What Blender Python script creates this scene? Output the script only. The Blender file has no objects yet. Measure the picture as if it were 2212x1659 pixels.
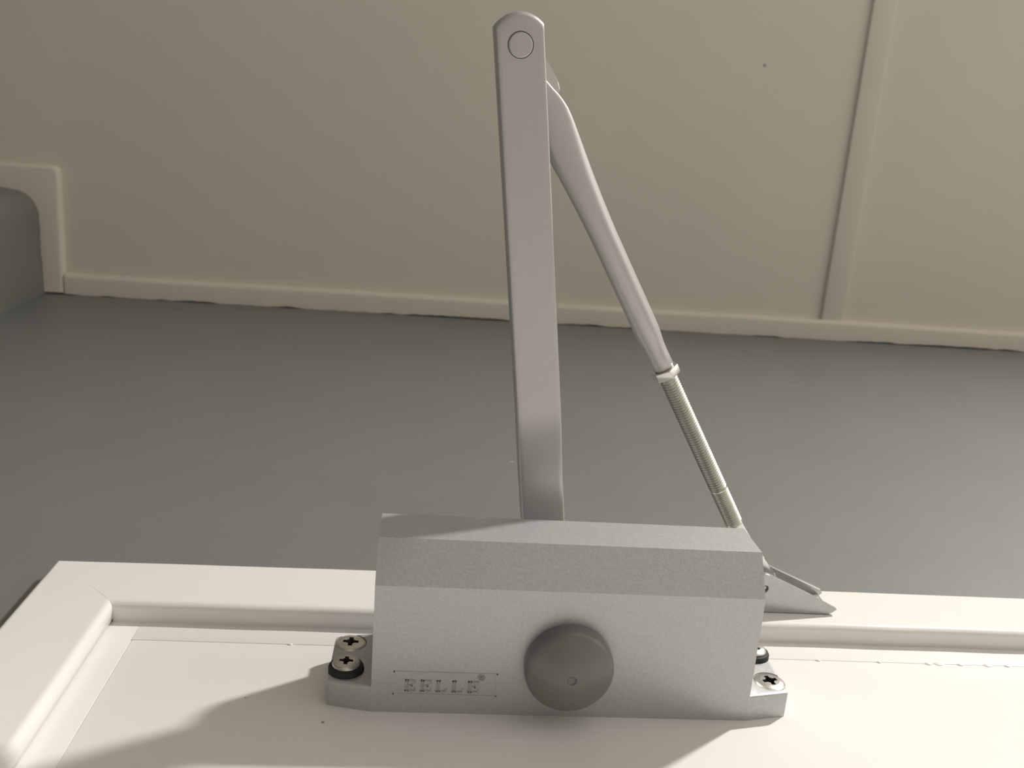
import bpy, bmesh, math, random
from mathutils import Vector, Matrix
random.seed(7)
S = bpy.context.scene
COL = S.collection
MM = 0.001
PI = math.pi

# ------------------------------------------------------------------ camera
def rot(rx, ry, rz):
    return Matrix.Rotation(rz, 3, 'Z') @ Matrix.Rotation(ry, 3, 'Y') @ Matrix.Rotation(rx, 3, 'X')
R = rot(0.2732, -0.0853, 0.0542)          # rows: image right, image down, view direction
cd = bpy.data.cameras.new('camera')
cam = bpy.data.objects.new('camera', cd); COL.objects.link(cam)
m3 = Matrix((R[0], -R[1], -R[2])).transposed()
cam.matrix_world = Matrix.Translation(Vector((-57.1, -220.44, -316.33)) * MM) @ m3.to_4x4()
cd.sensor_width = 36.0
cd.lens = 2059.05 / 2212 * 36
cd.clip_start = 0.01
cd.dof.use_dof = True
cd.dof.focus_distance = 0.40
cd.dof.aperture_fstop = 20
S.camera = cam

# ------------------------------------------------------------------ world, lamp, exposure
w = bpy.data.worlds.new('world'); S.world = w; w.use_nodes = True
w.node_tree.nodes['Background'].inputs[0].default_value = (1.0, 0.96, 0.9, 1)
w.node_tree.nodes['Background'].inputs[1].default_value = 0.0
ld = bpy.data.lights.new('ceiling_lamp_light', 'AREA')
ld.shape = 'DISK'; ld.size = 0.15; ld.energy = 71; ld.color = (1.0, 0.97, 0.935)
lo = bpy.data.objects.new('ceiling_lamp_light', ld); COL.objects.link(lo)
lo.location = (1.02, -1.20, 0.72)
S.view_settings.view_transform = 'Standard'; S.view_settings.look = 'None'
S.view_settings.gamma = 1.0; S.view_settings.use_curve_mapping = False
S.view_settings.exposure = 0.0

# ------------------------------------------------------------------ materials
def mat(name, col, rough=0.5, metal=0.0, bump=0.0, bscale=400, var=0.0, vscale=60, spec=0.5, rvar=0.0, coat=0.0, dirt=None):
    m = bpy.data.materials.new(name); m.use_nodes = True
    nt = m.node_tree; N = nt.nodes; L = nt.links
    b = N['Principled BSDF']
    b.inputs['Base Color'].default_value = (*col, 1)
    b.inputs['Roughness'].default_value = rough
    b.inputs['Metallic'].default_value = metal
    b.inputs['Specular IOR Level'].default_value = spec
    b.inputs['Coat Weight'].default_value = coat
    b.inputs['Coat Roughness'].default_value = 0.12
    tc = N.new('ShaderNodeTexCoord')
    def noise(sc, det=3):
        n = N.new('ShaderNodeTexNoise'); n.inputs['Scale'].default_value = sc; n.inputs['Detail'].default_value = det
        L.new(tc.outputs['Object'], n.inputs['Vector']); return n
    if var > 0:
        n = noise(vscale); r = N.new('ShaderNodeValToRGB')
        r.color_ramp.elements[0].position = 0.3; r.color_ramp.elements[1].position = 0.7
        r.color_ramp.elements[0].color = (*[c * (1 - var) for c in col], 1)
        r.color_ramp.elements[1].color = (*[min(1, c * (1 + var)) for c in col], 1)
        L.new(n.outputs['Fac'], r.inputs['Fac'])
        out = r.outputs['Color']
        if dirt:
            n2 = noise(dirt[0], 2); r2 = N.new('ShaderNodeValToRGB')
            r2.color_ramp.elements[0].position = dirt[1]; r2.color_ramp.elements[1].position = dirt[1] + 0.02
            r2.color_ramp.elements[0].color = (0, 0, 0, 1); r2.color_ramp.elements[1].color = (dirt[2],) * 3 + (1,)
            L.new(n2.outputs['Fac'], r2.inputs['Fac'])
            mx = N.new('ShaderNodeMix'); mx.data_type = 'RGBA'
            L.new(r2.outputs['Color'], mx.inputs['Factor']); L.new(out, mx.inputs['A'])
            mx.inputs['B'].default_value = (*[c * 0.35 for c in col], 1); out = mx.outputs['Result']
        L.new(out, b.inputs['Base Color'])
    if rvar > 0:
        n = noise(vscale * 2); mr = N.new('ShaderNodeMapRange')
        mr.inputs['To Min'].default_value = rough - rvar; mr.inputs['To Max'].default_value = rough + rvar
        L.new(n.outputs['Fac'], mr.inputs['Value']); L.new(mr.outputs['Result'], b.inputs['Roughness'])
    if bump > 0:
        n = noise(bscale, 2); bp = N.new('ShaderNodeBump')
        bp.inputs['Strength'].default_value = 1.0; bp.inputs['Distance'].default_value = bump * MM
        L.new(n.outputs['Fac'], bp.inputs['Height']); L.new(bp.outputs['Normal'], b.inputs['Normal'])
    return m

M = {}
M['gloss'] = mat('gloss_white_paint', (0.80, 0.785, 0.755), 0.22, bump=0.10, bscale=90, var=0.015, vscale=12, spec=0.4)
M['ceil'] = mat('ceiling_white_paint', (0.70, 0.655, 0.58), 0.6, bump=0.10, bscale=150, var=0.02, vscale=6)
M['grey'] = mat('grey_wall_paint', (0.185, 0.192, 0.183), 0.45, bump=0.12, bscale=220, var=0.03, vscale=14)
M['room'] = mat('pale_wall_paint', (0.52, 0.50, 0.475), 0.8, var=0.02, vscale=3)
M['room2'] = mat('white_wall_paint', (0.75, 0.73, 0.69), 0.8, var=0.02, vscale=3)
M['floor'] = mat('floor_tiles', (0.35, 0.325, 0.295), 0.5, var=0.05, vscale=4)
M['silver'] = mat('silver_enamel', (0.50, 0.505, 0.51), 0.42, metal=0.55, bump=0.05, bscale=1100, var=0.06, vscale=800, rvar=0.05)
M['silver_dark'] = mat('dark_silver_enamel', (0.40, 0.395, 0.39), 0.5, metal=0.5, var=0.08, vscale=900)  # darker silver that sets the raised lettering off from the body
M['armsilver'] = mat('silver_arm_enamel', (0.50, 0.49, 0.485), 0.40, metal=0.55, bump=0.02, bscale=1800, var=0.03, vscale=1500)
M['zinc'] = mat('yellow_zinc_plating', (0.55, 0.56, 0.50), 0.30, metal=0.95, var=0.06, vscale=120)
M['nickel'] = mat('bright_nickel', (0.72, 0.71, 0.69), 0.20, metal=1.0, var=0.03, vscale=300)
M['shoe'] = mat('pressed_steel', (0.47, 0.47, 0.465), 0.33, metal=0.75, bump=0.02, bscale=900, var=0.04, vscale=200)
M['screw'] = mat('screw_steel', (0.62, 0.60, 0.56), 0.30, metal=0.9, var=0.08, vscale=400)
M['cap'] = mat('grey_plastic', (0.175, 0.172, 0.167), 0.32, var=0.06, vscale=60, rvar=0.04)
M['black'] = mat('dark_socket', (0.02, 0.02, 0.02), 0.7)

# ------------------------------------------------------------------ helpers (all shapes in millimetres)
def finish(name, bm, material, parent=None, smooth=35, recalc=True):
    if recalc: bmesh.ops.recalc_face_normals(bm, faces=bm.faces)
    for v in bm.verts: v.co *= MM
    me = bpy.data.meshes.new(name); bm.to_mesh(me); bm.free()
    me.materials.append(material)
    if smooth:
        for p in me.polygons: p.use_smooth = True
        me.set_sharp_from_angle(angle=math.radians(smooth))
    o = bpy.data.objects.new(name, me); COL.objects.link(o)
    if parent: o.parent = parent
    return o

def struct(o, label=None):
    o['kind'] = 'structure'
    if label: o['label'] = label
    return o

def empty(name):
    o = bpy.data.objects.new(name, None); COL.objects.link(o); o.empty_display_size = 0.02; return o

def box(bm, x0, x1, y0, y1, z0, z1):
    vs = [bm.verts.new((x, y, z)) for z in (z0, z1) for y in (y0, y1) for x in (x0, x1)]
    for f in ((0, 1, 3, 2), (4, 6, 7, 5), (0, 4, 5, 1), (2, 3, 7, 6), (0, 2, 6, 4), (1, 5, 7, 3)):
        bm.faces.new([vs[i] for i in f])
    return vs

def prism(bm, pts, axis, a, b):
    """polygon pts in the two other axes, extruded along axis from a to b"""
    def mk(p, t):
        if axis == 'X': return (t, p[0], p[1])
        if axis == 'Y': return (p[0], t, p[1])
        return (p[0], p[1], t)
    A = [bm.verts.new(mk(p, a)) for p in pts]; B = [bm.verts.new(mk(p, b)) for p in pts]
    n = len(pts)
    bm.faces.new(A); bm.faces.new(B[::-1])
    for i in range(n): bm.faces.new((A[i], B[i], B[(i + 1) % n], A[(i + 1) % n]))
    return A, B

def lathe(bm, prof, seg=48, mtx=None):
    """prof: list of (radius, height along local z); closed at radius 0 ends"""
    rings = []
    for r, z in prof:
        if r < 1e-6: rings.append([bm.verts.new((0, 0, z))])
        else: rings.append([bm.verts.new((r * math.cos(2 * PI * k / seg), r * math.sin(2 * PI * k / seg), z)) for k in range(seg)])
    for A, B in zip(rings, rings[1:]):
        for k in range(seg):
            k2 = (k + 1) % seg
            if len(A) == 1 and len(B) == 1: continue
            if len(A) == 1: bm.faces.new((A[0], B[k], B[k2]))
            elif len(B) == 1: bm.faces.new((A[k], B[0], A[k2]))
            else: bm.faces.new((A[k], B[k], B[k2], A[k2]))
    if mtx is not None:
        bmesh.ops.transform(bm, matrix=mtx, verts=[v for r in rings for v in r])

def bevel(bm, sel, width, seg=2):
    ed = [e for e in bm.edges if sel(e)]
    if ed: bmesh.ops.bevel(bm, geom=ed, offset=width, segments=seg, profile=0.5, affect='EDGES', clamp_overlap=True)

def boolean(o, bms):
    """cut the closed bmeshes (mm) out of object o"""
    for bm in bms:
        c = finish('cutter', bm, M['black'], smooth=0)
        md = o.modifiers.new('cut', 'BOOLEAN'); md.operation = 'DIFFERENCE'; md.object = c; md.solver = 'EXACT'
        dg = bpy.context.evaluated_depsgraph_get()
        me = bpy.data.meshes.new_from_object(o.evaluated_get(dg))
        o.modifiers.clear(); old = o.data; me.name = old.name; o.data = me
        bpy.data.meshes.remove(old)
        cm = c.data; bpy.data.objects.remove(c); bpy.data.meshes.remove(cm)

def frame(origin, zdir, xdir=(1, 0, 0)):
    z = Vector(zdir).normalized(); x = Vector(xdir); x = (x - z * x.dot(z)).normalized(); y = z.cross(x)
    m = Matrix((x, y, z)).transposed().to_4x4(); m.translation = Vector(origin); return m

# ================================================================== the setting
ZC = 739.5            # ceiling height above the closer's underside
ZF = -1936.0          # floor
XL, XR, YF = -1300.0, 1900.0, -2300.0

bm = bmesh.new(); box(bm, XL - 100, XR + 100, YF - 100, 100, ZF - 60, ZF)
struct(finish('floor', bm, M['floor'], smooth=0), 'floor far below the door')
bm = bmesh.new(); box(bm, XL - 100, XL, YF, 0, ZF, ZC + 20)
struct(finish('wall_left', bm, M['grey'], smooth=0), 'grey side wall beyond the rounded pillar')
bm = bmesh.new(); box(bm, XR, XR + 100, YF, 0, ZF, ZC + 20)
struct(finish('wall_right', bm, M['room2'], smooth=0), 'pale side wall to the right of the door')
bm = bmesh.new(); box(bm, XL - 100, XR + 100, YF - 100, YF, ZF, ZC + 20)
struct(finish('wall_front', bm, M['room'], smooth=0), 'pale wall facing the door')

# grey wall with the door opening
bm = bmesh.new()
box(bm, XL - 100, -205, 0, 100, ZF, 78)
box(bm, 618, XR + 100, 0, 100, ZF, 78)
box(bm, XL - 100, XR + 100, 0, 100, 78, ZC + 20)
struct(finish('wall_back', bm, M['grey'], smooth=0), 'matt grey painted wall between door frame and ceiling')

# rounded pillar in the corner by the wall
def arc(cx, cy, r, a0, a1, n):
    return [(cx + r * math.cos(math.radians(a0 + (a1 - a0) * k / n)), cy + r * math.sin(math.radians(a0 + (a1 - a0) * k / n))) for k in range(n + 1)]
pil = [(-476, 0), (-478, -40)] + arc(-503, -84, 25, 0, -80, 10) + [(-530, -112), (-640, -116), (-640, 0)]
bm = bmesh.new(); prism(bm, pil, 'Z', ZF, ZC)
struct(finish('pillar', bm, M['grey'], smooth=40), 'grey rounded pillar in the corner at the left')

# ceiling boards
ceil = struct(empty('ceiling'), 'cream painted board ceiling')
xs = [XL - 100, 399, XR + 100]
for a, b in zip(xs, xs[1:]):
    bm = bmesh.new(); box(bm, a + 0.5, b - 0.5, YF - 100, 100, ZC, ZC + 20)
    finish('ceiling_board', bm, M['ceil'], ceil, smooth=0)

# cover strips over the board joints
for n, x0 in ((3, 387.5),):
    bm = bmesh.new(); box(bm, x0, x0 + 25.5, YF, -18, ZC - 4.5, ZC + 1)
    bevel(bm, lambda e: all(v.co.z < ZC for v in e.verts), 1.8, 3)
    struct(finish('trim_%d' % n, bm, M['ceil'], smooth=40), 'flat cream cover strip along the ceiling board joint')

# edge strip: follows the wall and steps around the pillar, ragged painted back edge
def strip(name, path_front, path_back, label, t=9.0):
    """front and back polylines of equal length; swept strip with rounded front edge"""
    bm = bmesh.new(); rows = []
    for (fx, fy), (bx, by) in zip(path_front, path_back):
        f = Vector((fx, fy, 0)); b = Vector((bx, by, 0)); d = (b - f).normalized()
        prof = [(f, ZC + 1), (f, ZC - t + 4), (f + d * 0.9, ZC - t + 1.8), (f + d * 2.6, ZC - t + 0.5), (f + d * 5, ZC - t),
                (b, ZC - t + random.uniform(0, .6)), (b, ZC + 1)]
        rows.append([bm.verts.new((p.x, p.y, z)) for p, z in prof])
    for A, B in zip(rows, rows[1:]):
        for k in range(len(A) - 1): bm.faces.new((A[k], B[k], B[k + 1], A[k + 1]))
        bm.faces.new((A[-1], B[-1], B[0], A[0]))
    bm.faces.new(rows[0]); bm.faces.new(rows[-1][::-1])
    return struct(finish(name, bm, M['ceil'], smooth=50), label)
fr, bk = [], []
x = -455.0
g = 1.0
while x < XR:
    g = max(0.15, min(2.0, g + random.uniform(-0.6, 0.6)))
    wob = 0.4 * math.sin(x * 0.013) + random.uniform(-.3, .3)
    fr.append((x, -22.5 + wob)); bk.append((x, -g)); x += 4.0 if x < 700 else 30
strip('trim_1', fr, bk, 'cream strip with ragged edge where grey wall meets ceiling')
fr, bk = [], []
for k in range(21):
    y = -2 - 4.1 * k
    fr.append((-455.5, y)); bk.append((-476.3 - 1.6 * min(1, k / 12) + random.uniform(-.3, .5), y))
corner = [(-455.5, -84 - 8.5 * k) for k in range(1, 6)] + arc(-461.5, -129.5, 6, -8, -82, 6) + [(-462 - 8.2 * k, -135.6) for k in range(1, 6)]
for k, p in enumerate(corner):
    t = (k + 1) / (len(corner) + 1)
    q = arc(-503, -84, 25, -90 * t, -90 * t, 1)[0]
    fr.append(p); bk.append(q)
for k in range(1, 22):
    x = -503 - 6.5 * k; fr.append((x, -135.6 - .02 * k)); bk.append((x, -109 - .22 * k + random.uniform(-.4, .3)))
strip('trim_2', fr, bk, 'cream strip stepping around the rounded pillar at the ceiling')

# ------------------------------------------------------------------ door frame casing (mitred), rebate strips, door leaf
XI, XO, ZI = -187.0, 600.0, 59.5        # inner edges
H = 9.0; Wd = 37.0
prof = []                                # (distance from inner edge, y)
RB = 3.2
prof += [(1.4, 2), (1.4, -.9), (.25, -1.0), (0, -1.3), (0, -H + RB)]
for k in range(1, 7):
    a = math.radians(90 * k / 6); prof.append((RB - RB * math.cos(a), -H + RB - RB * math.sin(a)))
prof += [(RB + .4, -H), (Wd * .5, -H), (Wd - 2.2, -H), (Wd - 1.5, -H + .02), (Wd - .5, -H + .5), (Wd, -H + 1.5), (Wd, 0.3)]
def topwob(x):
    K = [(-230, 0.8), (-156, 1.9), (-79, 2.6), (30, 0.8), (139, -1.6), (244, -1.8), (700, 0)]
    for (a, u), (b, v) in zip(K, K[1:]):
        if a <= x <= b:
            t = (x - a) / (b - a); t = t * t * (3 - 2 * t); return u + (v - u) * t
    return 0
cas = struct(empty('trim_4'), 'glossy white door casing around the door, closer shoe fixed to its head')
def casing(name, stations, pos):
    bm = bmesh.new(); rows = []
    for s in stations:
        rows.append([bm.verts.new(pos(s, d, y)) for d, y in prof])
    for A, B in zip(rows, rows[1:]):
        for k in range(len(A) - 1): bm.faces.new((A[k], B[k], B[k + 1], A[k + 1]))
    return finish(name, bm, M['gloss'], cas, smooth=40)
def headpos(s, d, y):
    if y > -1.2 and d < 2: d = 0          # no shadow gap under the head
    x0, x1 = XI - d, XO + d; x = x0 + (x1 - x0) * s
    return (x, y, ZI + d + (topwob(x) * d / Wd) + 0.15 * math.sin(x * .11) * (1 if d < 6 else 0))
casing('head_casing', [k / 200 for k in range(201)], headpos)
def sidepos(xi, sg):
    def f(s, d, y):
        z1 = ZI + d + topwob(xi + sg * d) * d / Wd
        return (xi + sg * d, y, ZF + (z1 - ZF) * s)
    return f
casing('side_casing', [0, .5, .8, .9, .95, 1], sidepos(XI, -1))
casing('side_casing', [0, .5, .8, .9, .95, 1], sidepos(XO, 1))
# rebate strips, flush with the door face
for a in (( -212, -175.2, ZF, 66), (588.2, 625, ZF, 66), (-175.2, 588.2, 45.7, 66)):
    bm = bmesh.new(); box(bm, a[0], a[1], 0, 60, a[2], a[3])
    bevel(bm, lambda e: all(v.co.y < 1 for v in e.verts), 0.25, 2)
    finish('rebate_strip', bm, M['gloss'], cas)
# paint that filled the joint, and beads of paint along it
for a in ((-175.3, -174.8, ZF, 45.8), (-175.3, 588.3, 45.3, 45.8)):
    bm = bmesh.new(); box(bm, a[0], a[1], 0.35, 20, a[2], a[3]); finish('joint_filler', bm, M['gloss'], cas, smooth=0)
for (px, r) in ((171, 1.3), (176, 1.7), (186, 1.2), (199, 1.7), (208, 1.1), (120, .9), (148, .8), (-60, .9), (-110, .8), (82, 1.5), (86.5, 2.0), (91, 1.2)):
    bm = bmesh.new(); zz = 45.2 if px not in (82, 86.5, 91) else 58.8
    lathe(bm, [(0, .55), (r * .5, .45), (r * .85, .22), (r, -.1)], 16, frame((px, 0, zz), (0, -1, 0)))
    for v in bm.verts: v.co.x = px + (v.co.x - px) * 1.5
    finish('paint_bead', bm, M['gloss'], cas)
bm = bmesh.new(); box(bm, -174.9, 587.9, 0, 40, ZF + 6, 45.4)
bevel(bm, lambda e: all(v.co.y < 1 for v in e.verts), 0.35, 3)
door = struct(finish('door_1', bm, M['gloss']), 'glossy white flush door carrying the closer')

# small dirt specks on the paint
M['dirt'] = mat('dirt', (0.30, 0.275, 0.24), 0.8)
for par, p, nrm, r in ((door, (-90, 0, -7.2), (0, -1, 0), .8), (door, (-121, 0, 7), (0, -1, 0), .4), (bpy.data.objects['wall_back'], (-.5, 0, 279), (0, -1, 0), 1.6),
                       (ceil, (281, -294, ZC), (0, 0, -1), 2.0), (bpy.data.objects['wall_back'], (-40, 0, 330), (0, -1, 0), .9)):
    bm = bmesh.new(); lathe(bm, [(0, .12), (r * .6, .1), (r, -.05)], 9, frame(p, nrm))
    finish('dirt_speck', bm, M['dirt'], par)

# ================================================================== the door closer
closer = empty('door_closer')
closer['label'] = 'silver overhead door closer with folded arm on the white door'
closer['category'] = 'door closer'

# ---- body
B = 73.2
pr = [(0, 0), (-10.8, 0), (-52.9, 0), (-67.1, 10.8), (-66.4, 34.3), (-61, 38.5), (-10.8, 38.5), (0, 38.5)]
bm = bmesh.new(); prism(bm, pr, 'X', -B, B)
def selA(e):
    a, b = (v.co for v in e.verts)
    if abs(abs(a.x) - B) < .1 and abs(a.x - b.x) < .1:            # end edges
        if min(a.y, b.y) >= -10.9: return False
        return True
    if abs(a.x - b.x) > 1 and a.y < -60: return True
    return False
bevel(bm, selA, 0.7, 2)
body = finish('body', bm, M['silver'], closer, smooth=25)
# raised name plate frame and lettering on the underside
bm = bmesh.new()
x0, x1, y0, y1 = -65.0, -25.7, -17.8, -7.9
for a in ((x0, x1, y0, y0 + .45), (x0, x1, y1 - .45, y1), (x0, x0 + .45, y0, y1), (x1 - .5, x1, y0, y1)):
    box(bm, a[0], a[1], a[2], a[3], -.22, .3)
finish('name_plate_border', bm, M['silver'], body, smooth=0)
def letter(ch, x, w=4.3, top=-14.3, bot=-9.4):
    """slab-serif capitals, double-line stem, raised from the underside"""
    bm = bmesh.new(); zt, zb = -.30, .2
    def r(a, b, c, d): box(bm, a, b, c, d, zt, zb)
    r(x + .35, x + .75, top, bot); r(x + 1.2, x + 1.6, top, bot)          # double stem
    r(x, x + 2.0, top, top + .5) if ch == 'L' else r(x, x + w, top, top + .55)
    r(x, x + w, bot - .55, bot); r(x + w - .5, x + w, bot - 1.5, bot - .5)
    if ch == 'E':
        m = (top + bot) / 2
        r(x + w - .5, x + w, top + .5, top + 1.4); r(x + 1.6, x + 3.1, m - .25, m + .25); r(x + 2.7, x + 3.1, m - .8, m + .8)
    o = finish('letter', bm, M['silver_dark'], body, smooth=0); return o
for k, ch in enumerate('EELLE'): letter(ch, -60.8 + k * 5.95)
bm = bmesh.new(); lathe(bm, [(0, .25), (.95, .25), (1.0, .45), (1.3, .45), (1.4, .2), (1.4, -.2)], 24, frame((-31.8, -16.0, 0), (0, 0, -1)))
box(bm, -32.3, -32.05, -16.6, -15.3, -.42, .1); box(bm, -32.3, -31.4, -16.6, -16.4, -.42, .1); box(bm, -31.55, -31.35, -16.6, -15.9, -.42, .1)
box(bm, -32.3, -31.4, -16.05, -15.85, -.42, .1); box(bm, -31.6, -31.35, -15.9, -15.3, -.42, .1)
finish('registered_mark', bm, M['silver_dark'], body)

# ---- mounting lugs with screws
TF = 10.8
SCREW = {-1: [(-83.6, 30.4, 6.3, 0.3, 6.5), (-83.6, 11.2, 5.4, 3.6, 7.0)], 1: [(83.8, 30.6, 5.4, 3.6, 7.0), (84.8, 11.0, 6.3, 0.3, 6.5)]}
def screw_mesh():
    bm = bmesh.new()
    lathe(bm, [(0, .9), (3.2, .75), (4.6, .35), (5.2, -.05), (5.4, -.5), (5.3, -1.0), (4.2, -2.6), (2.4, -4.2), (2.4, -9), (0, -9)], 40)
    o = finish('screw', bm, M['screw'])
    for a in (0, PI / 2):
        c = bmesh.new()
        A = [c.verts.new(p) for p in ((-3.1, -.85, 2), (3.1, -.85, 2), (3.1, .85, 2), (-3.1, .85, 2))]
        D = [c.verts.new(p) for p in ((-1.5, -.5, -2.6), (1.5, -.5, -2.6), (1.5, .5, -2.6), (-1.5, .5, -2.6))]
        c.faces.new(A); c.faces.new(D[::-1])
        for i in range(4): c.faces.new((A[i], D[i], D[(i + 1) % 4], A[(i + 1) % 4]))
        bmesh.ops.rotate(c, cent=(0, 0, 0), matrix=Matrix.Rotation(a, 3, 'Z'), verts=c.verts)
        boolean(o, [c])
    c = bmesh.new(); lathe(c, [(0, 2), (1.7, 2), (1.2, -2.4), (0, -2.4)], 16); boolean(o, [c])
    me = o.data; me.materials.clear(); me.materials.append(M['screw'])
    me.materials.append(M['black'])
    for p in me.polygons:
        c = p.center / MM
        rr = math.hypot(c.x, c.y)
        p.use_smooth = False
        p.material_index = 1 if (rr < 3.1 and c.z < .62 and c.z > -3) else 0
    bpy.data.objects.remove(o); return me
SM = screw_mesh()
for sg in (-1, 1):
    pts = [(sg * (B - .02), 0.0), (sg * 90, 3.5), (sg * 90, 33.6), (sg * 88, 35.6), (sg * (B - .02), 38.5)]
    if sg < 0: pts = pts[::-1]
    bm = bmesh.new(); prism(bm, pts, 'Y', 0, -TF)
    def selL(e):
        a, b = (v.co for v in e.verts)
        if abs(a.x) < B + .1 and abs(b.x) < B + .1: return False
        if abs(a.y) < .1 and abs(b.y) < .1: return False
        return True
    bevel(bm, selL, 0.8, 3)
    lug = finish('mounting_lug', bm, M['silver'], closer, smooth=30)
    for (sx, sz, r, pro, hr) in SCREW[sg]:
        c = bmesh.new()
        lathe(c, [(0, 3), (hr, 3), (hr, -3.2 if pro > 1 else -.6), (2.6, -6.5), (2.6, -14), (0, -14)], 40, frame((sx, -TF, sz), (0, -1, 0)))
        boolean(lug, [c])
    for p in lug.data.polygons: p.use_smooth = True
    lug.data.set_sharp_from_angle(angle=math.radians(30))
    lug.data.materials.clear(); lug.data.materials.append(M['silver']); lug.data.materials.append(M['black'])
    for p in lug.data.polygons:
        p.material_index = 0
    for (sx, sz, r, pro, hr) in SCREW[sg]:
        s = bpy.data.objects.new('screw', SM); COL.objects.link(s); s.parent = lug
        k = r / 5.4
        s.matrix_basis = frame(Vector((sx, -TF - pro + .5, sz)) * MM, (0, -1, 0), (math.cos(.3 + sx), 0, math.sin(.3 + sx))) @ Matrix.Diagonal((k, k, 1, 1))
        if pro > 1:
            bm = bmesh.new()
            lathe(bm, [(2.5, -4), (6.7, -4), (6.8, 1.2), (6.4, 1.9), (5.2, 2.3), (2.5, 2.3)], 40, frame((sx, -TF, sz), (0, -1, 0)))
            finish('washer', bm, M['black'], lug)

# ---- plastic cap over the lower spindle end
bm = bmesh.new()
lathe(bm, [(13, -1), (16.9, -1), (16.9, -.45), (17.0, .3), (17.0, 2.5), (16.7, 4.6), (16.0, 5.9), (15.0, 6.6), (11, 8.6), (7, 10.0), (4, 10.6), (2.4, 10.75),
           (1.9, 10.7), (1.5, 10.15), (.8, 10.0), (0, 10.0)], 72, frame((0.6, -22.8, -.6), (0, 0, -1)))
cap = finish('spindle_cap', bm, M['cap'], closer, smooth=30); cap['label'] = 'round grey plastic cap with a small dimple'
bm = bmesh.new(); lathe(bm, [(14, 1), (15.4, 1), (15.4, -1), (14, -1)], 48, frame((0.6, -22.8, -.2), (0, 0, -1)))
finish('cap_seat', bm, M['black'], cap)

# ---- spindle and main arm
E2 = Vector((-30.75, -246.2)); P2 = Vector((-1.1, -22.8)); D2 = (E2 - P2).normalized(); N2 = Vector((-D2.y, D2.x))
bm = bmesh.new(); lathe(bm, [(0, 30), (8, 30), (8, 59), (6, 59), (6, 70), (5.4, 70.6), (0, 70.6)], 32, frame((P2.x, P2.y, 0), (0, 0, 1)))
finish('spindle', bm, M['nickel'], closer)
def sstep(a, b, x):
    t = max(0, min(1, (x - a) / (b - a))); return t * t * (3 - 2 * t)
def armz(s): return 60.0 - 6.0 * sstep(50, 88, s)
HW, TH = 9.12, 8.0
ROLL = math.radians(4)
STIP = 237.2
def send(t): return STIP - (11.5 - math.sqrt(11.5 ** 2 - t * t))
srows = [-11 + k * 4 for k in range(57)]
srows = [s for s in srows if s < 224] + [224, 227.5]
cols = [(-HW, .75), (-HW + .12, .42), (-HW + .38, .13), (-HW + .75, 0)] + [(t, 0) for t in (-7, -5, -3, -1, 1, 3, 5, 7)] + [(HW - .75, 0), (HW - .38, .13), (HW - .12, .42), (HW, .75)]
bm = bmesh.new(); grid = []; tops = []
def P3(s, t, z):
    zr = z - armz(s)                        # slight roll of the bar about its own length
    q = P2 + D2 * s + N2 * (t * math.cos(ROLL) - zr * math.sin(ROLL))
    return (q.x, q.y, armz(s) + t * math.sin(ROLL) + zr * math.cos(ROLL))
if True:
    rows = [(lambda t, s=s: s, 0.0) for s in srows] + [(lambda t: send(t) - 2.6, 0.0), (lambda t: send(t) - 1.5, .28), (lambda t: send(t) - .6, .9), (lambda t: send(t), 2.1)]
    for fs, dz in rows:
        r, tp = [], []
        for t, ez in cols:
            s = fs(t); r.append(bm.verts.new(P3(s, t, armz(s) + max(dz, ez)))); tp.append(bm.verts.new(P3(s, t, armz(s) + TH)))
        grid.append(r); tops.append(tp)
nr, nc = len(grid), len(cols)
for i in range(nr - 1):
    for j in range(nc - 1):
        bm.faces.new((grid[i][j], grid[i + 1][j], grid[i + 1][j + 1], grid[i][j + 1]))
        bm.faces.new((tops[i][j], tops[i][j + 1], tops[i + 1][j + 1], tops[i + 1][j]))
    for j in (0, nc - 1): bm.faces.new((grid[i][j], tops[i][j], tops[i + 1][j], grid[i + 1][j]))
for j in range(nc - 1):
    for i in (0, nr - 1): bm.faces.new((grid[i][j], grid[i][j + 1], tops[i][j + 1], tops[i][j]))
arm = finish('main_arm', bm, M['armsilver'], closer, smooth=32)
bm = bmesh.new()
lathe(bm, [(0, .30), (4.15, .28), (4.45, .12), (4.55, -.05), (4.62, -.35), (4.62, -2), (0, -2)], 48, frame((E2.x, E2.y, 54.0), (math.sin(ROLL), 0, -math.cos(ROLL))))
rv = finish('pivot_rivet', bm, M['armsilver'], arm, smooth=25)
bm = bmesh.new(); lathe(bm, [(4.60, .06), (4.86, .06), (4.9, -.3), (4.6, -.3)], 48, frame((E2.x, E2.y, 54.0), (math.sin(ROLL), 0, -math.cos(ROLL))))
finish('rivet_shade_ring', bm, M['black'], arm)  # thin black ring painting in the shaded gap round the rivet, nothing is cut

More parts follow.
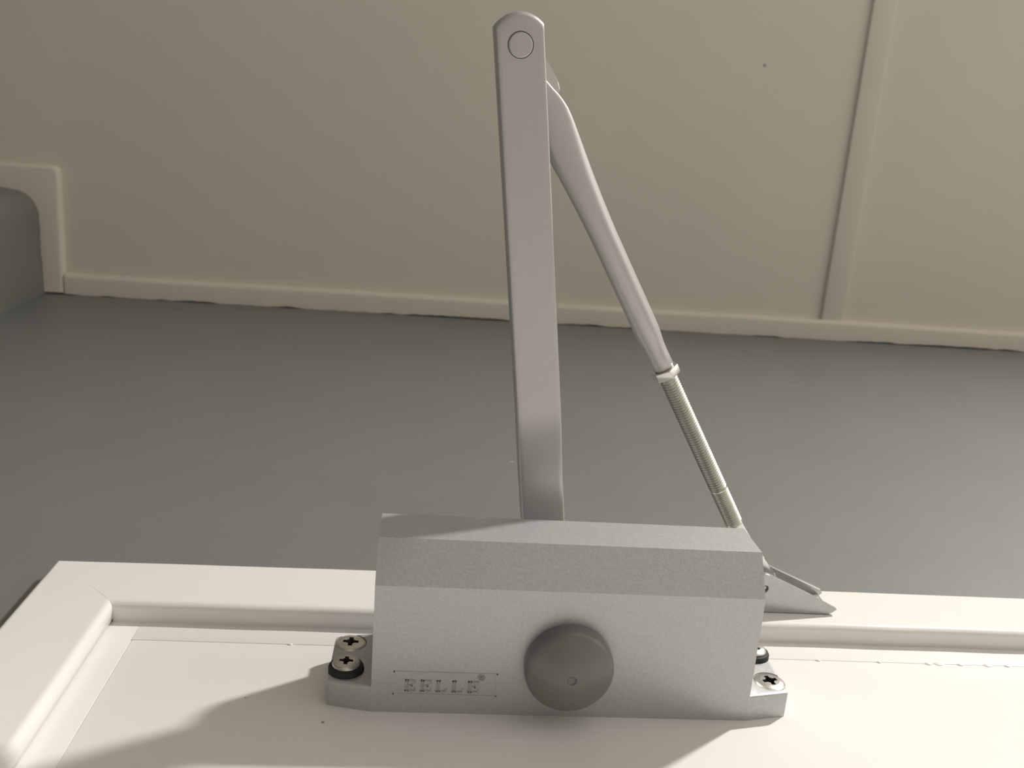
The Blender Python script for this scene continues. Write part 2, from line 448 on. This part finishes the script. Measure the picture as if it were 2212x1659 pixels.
# ---- forearm: flattened tube, lock nut, threaded rod, eye
EA = Vector((-30.8, -246.0, 66.0)); SA = Vector((101.5, -21.0, 79.5))
AX = (SA - EA).normalized(); HX = AX.cross(Vector((0, 0, 1))).normalized(); VX = HX.cross(AX).normalized()
LEN = (SA - EA).length
def fpt(d, h, v): return EA + AX * d + HX * h + VX * v
def loft(name, secs, material, parent, seg=32, smooth=40, power=2.0):
    bm = bmesh.new(); rings = []
    for d, hw, hv, off in secs:
        r = []
        for k in range(seg):
            a = 2 * PI * k / seg; c, s = math.cos(a), math.sin(a)
            e = 2.0 / power
            r.append(bm.verts.new(fpt(d, math.copysign(abs(c) ** e, c) * hw, off + math.copysign(abs(s) ** e, s) * hv)))
        rings.append(r)
    for A, Bq in zip(rings, rings[1:]):
        for k in range(seg): bm.faces.new((A[k], A[(k + 1) % seg], Bq[(k + 1) % seg], Bq[k]))
    bm.faces.new(rings[0]); bm.faces.new(rings[-1][::-1])
    return finish(name, bm, material, parent, smooth=smooth)
tube = loft('forearm_tube', [(10, 3.2, 1.2, -.8), (15, 4.4, 1.3, -.8), (19, 5.6, 1.4, -.7), (22.5, 6.8, 1.6, -.6), (25, 7.4, 1.9, -.5), (28, 7.9, 2.3, -.4), (32, 8.0, 2.8, -.3), (39, 7.6, 3.5, -.1), (46, 7.1, 4.2, 0), (56, 6.4, 4.9, .1), (68, 5.8, 5.3, 0),
        (80, 5.45, 5.45, 0), (123, 5.4, 5.4, 0), (126.5, 5.3, 5.1, 0), (130, 4.9, 4.6, -.05), (133, 4.6, 4.4, -.05), (137, 4.55, 4.5, 0), (143.1, 4.6, 4.6, 0), (143.8, 4.3, 4.3, 0)], M['armsilver'], closer, 40, 50)
# flat tongue that carries the tube on the elbow pivot
bm = bmesh.new()
half = [(-8, 0.5), (-6.5, 4.6), (-3, 7.0), (0, 7.6), (9, 8.2), (14, 8.8), (18, 8.9), (21, 8.3), (23, 6.8), (24, 4.8), (28, 4.6)]
pts = [(d, h) for d, h in half] + [(d, -h) for d, h in half[::-1]]
lo_, hi_ = [bm.verts.new(fpt(d, h, 2.4)) for d, h in pts], [bm.verts.new(fpt(d, h, 5.2)) for d, h in pts]
bm.faces.new(lo_); bm.faces.new(hi_[::-1]); n = len(pts)
for i in range(n): bm.faces.new((lo_[i], hi_[i], hi_[(i + 1) % n], lo_[(i + 1) % n]))
bevel(bm, lambda e: True, .3, 1)
finish('elbow_tongue', bm, M['nickel'], tube, smooth=25)
bm = bmesh.new(); lathe(bm, [(0, -5), (4.4, -5), (4.4, 6), (6.6, 6), (6.6, 9.4), (6, 10.2), (0, 10.2)], 6 * 4, frame((E2.x, E2.y, 65.5), (0, 0, 1)))
finish('elbow_bolt', bm, M['nickel'], tube, smooth=25)
# lock nut
bm = bmesh.new(); F0 = frame(fpt(144.0, 0, 0), AX, HX)
rA = [bm.verts.new((6.35 * math.cos(PI / 3 * k + .35), 6.35 * math.sin(PI / 3 * k + .35), 0)) for k in range(6)]
rB = [bm.verts.new((v.co.x, v.co.y, 4.0)) for v in rA]
bm.faces.new(rA); bm.faces.new(rB[::-1])
for k in range(6): bm.faces.new((rA[k], rB[k], rB[(k + 1) % 6], rA[(k + 1) % 6]))
bevel(bm, lambda e: True, .35, 2)
bmesh.ops.transform(bm, matrix=F0, verts=bm.verts)
finish('lock_nut', bm, M['nickel'], closer, smooth=25)
# threaded rod
RE = 229.0
prof_r = [(0, 138)]; d = 138.0
while d < 208: prof_r += [(3.62, d), (4.05, d + .45), (4.05, d + .62), (3.62, d + 1.15)]; d += 1.25
prof_r += [(3.85, d), (3.9, d + .5)]
d += 1.0
while d < RE - 2: prof_r += [(3.75, d), (4.0, d + .3), (3.75, d + .75)]; d += 0.9
prof_r += [(4.0, RE - 1.4), (3.6, RE - .5), (3.1, RE), (0, RE)]
bm = bmesh.new(); lathe(bm, prof_r, 28, frame(EA, AX, HX))
rod = finish('threaded_rod', bm, M['zinc'], closer, smooth=20); rod['label'] = 'yellowish zinc plated threaded rod'
# flat eye of the rod in the shoe
bm = bmesh.new()
pts = [(220, 2.6), (228, 3.2), (240, 4.2), (250, 6.2)] + [(LEN + 7.5 * math.cos(math.radians(a)), 7.5 * math.sin(math.radians(a))) for a in range(125, -126, -25)] + [(250, -6.2), (240, -4.2), (228, -3.2), (220, -2.6)]
lo_, hi_ = [bm.verts.new(fpt(a, b, -2.2)) for a, b in pts], [bm.verts.new(fpt(a, b, 2.2)) for a, b in pts]
bm.faces.new(lo_); bm.faces.new(hi_[::-1]); n = len(pts)
for i in range(n): bm.faces.new((lo_[i], hi_[i], hi_[(i + 1) % n], lo_[(i + 1) % n]))
bevel(bm, lambda e: True, .5, 2)
finish('rod_eye', bm, M['nickel'], rod, smooth=30)

# ---- shoe on the head casing
shoe_base = bmesh.new()
yb = -H
prs = [(yb, 71.5), (yb - .8, 70.6), (yb - 1.6, 71.2), (yb - 1.9, 73), (yb - 1.9, 87), (yb - 1.6, 89), (yb - .6, 89.6), (yb, 89.4)]
prism(shoe_base, prs, 'X', 66.5, 134)
shoe = finish('shoe_plate', shoe_base, M['shoe'], closer, smooth=40)
XM = 100.3
def ear(name, z, pts_r, holes):
    pts = pts_r + [(2 * XM - x, y) for x, y in pts_r[::-1]]
    bm = bmesh.new(); prism(bm, pts, 'Z', z, z + 2.4); bevel(bm, lambda e: abs(e.verts[0].co.z - e.verts[1].co.z) < .1, .35, 2)
    o = finish(name, bm, M['shoe'], shoe, smooth=30)
    if holes:
        c = bmesh.new(); lathe(c, [(0, -2), (2.1, -2), (2.1, 6), (0, 6)], 24, frame((XM + .2, -21.2, z), (0, 0, 1))); boolean(o, [c])
        for p in o.data.polygons: p.use_smooth = False
    return o
ear('shoe_ear', 70, [(132.6, yb - .2), (134.2, -10.4), (136.4, -11.4), (136.6, -12.0), (122.9, -18.7), (105.6, -26.4), (102.6, -27.9), (100.6, -28.5)], True)
ear('shoe_ear', 87, [(132.6, yb - .2), (135.0, -9.9), (136.3, -11.2), (135.2, -13.1), (109.9, -23.6), (105.2, -25.8), (102.4, -27.2), (100.6, -27.6)], False)
bm = bmesh.new(); lathe(bm, [(0, 70.9), (1.0, 70.8), (1.25, 71.4), (1.9, 71.5), (1.9, 91), (3.6, 91), (3.4, 92.4), (0, 92.8)], 24, frame((XM + .2, -21.2, 0), (0, 0, 1)))
finish('shoe_rivet', bm, M['screw'], shoe, smooth=30)
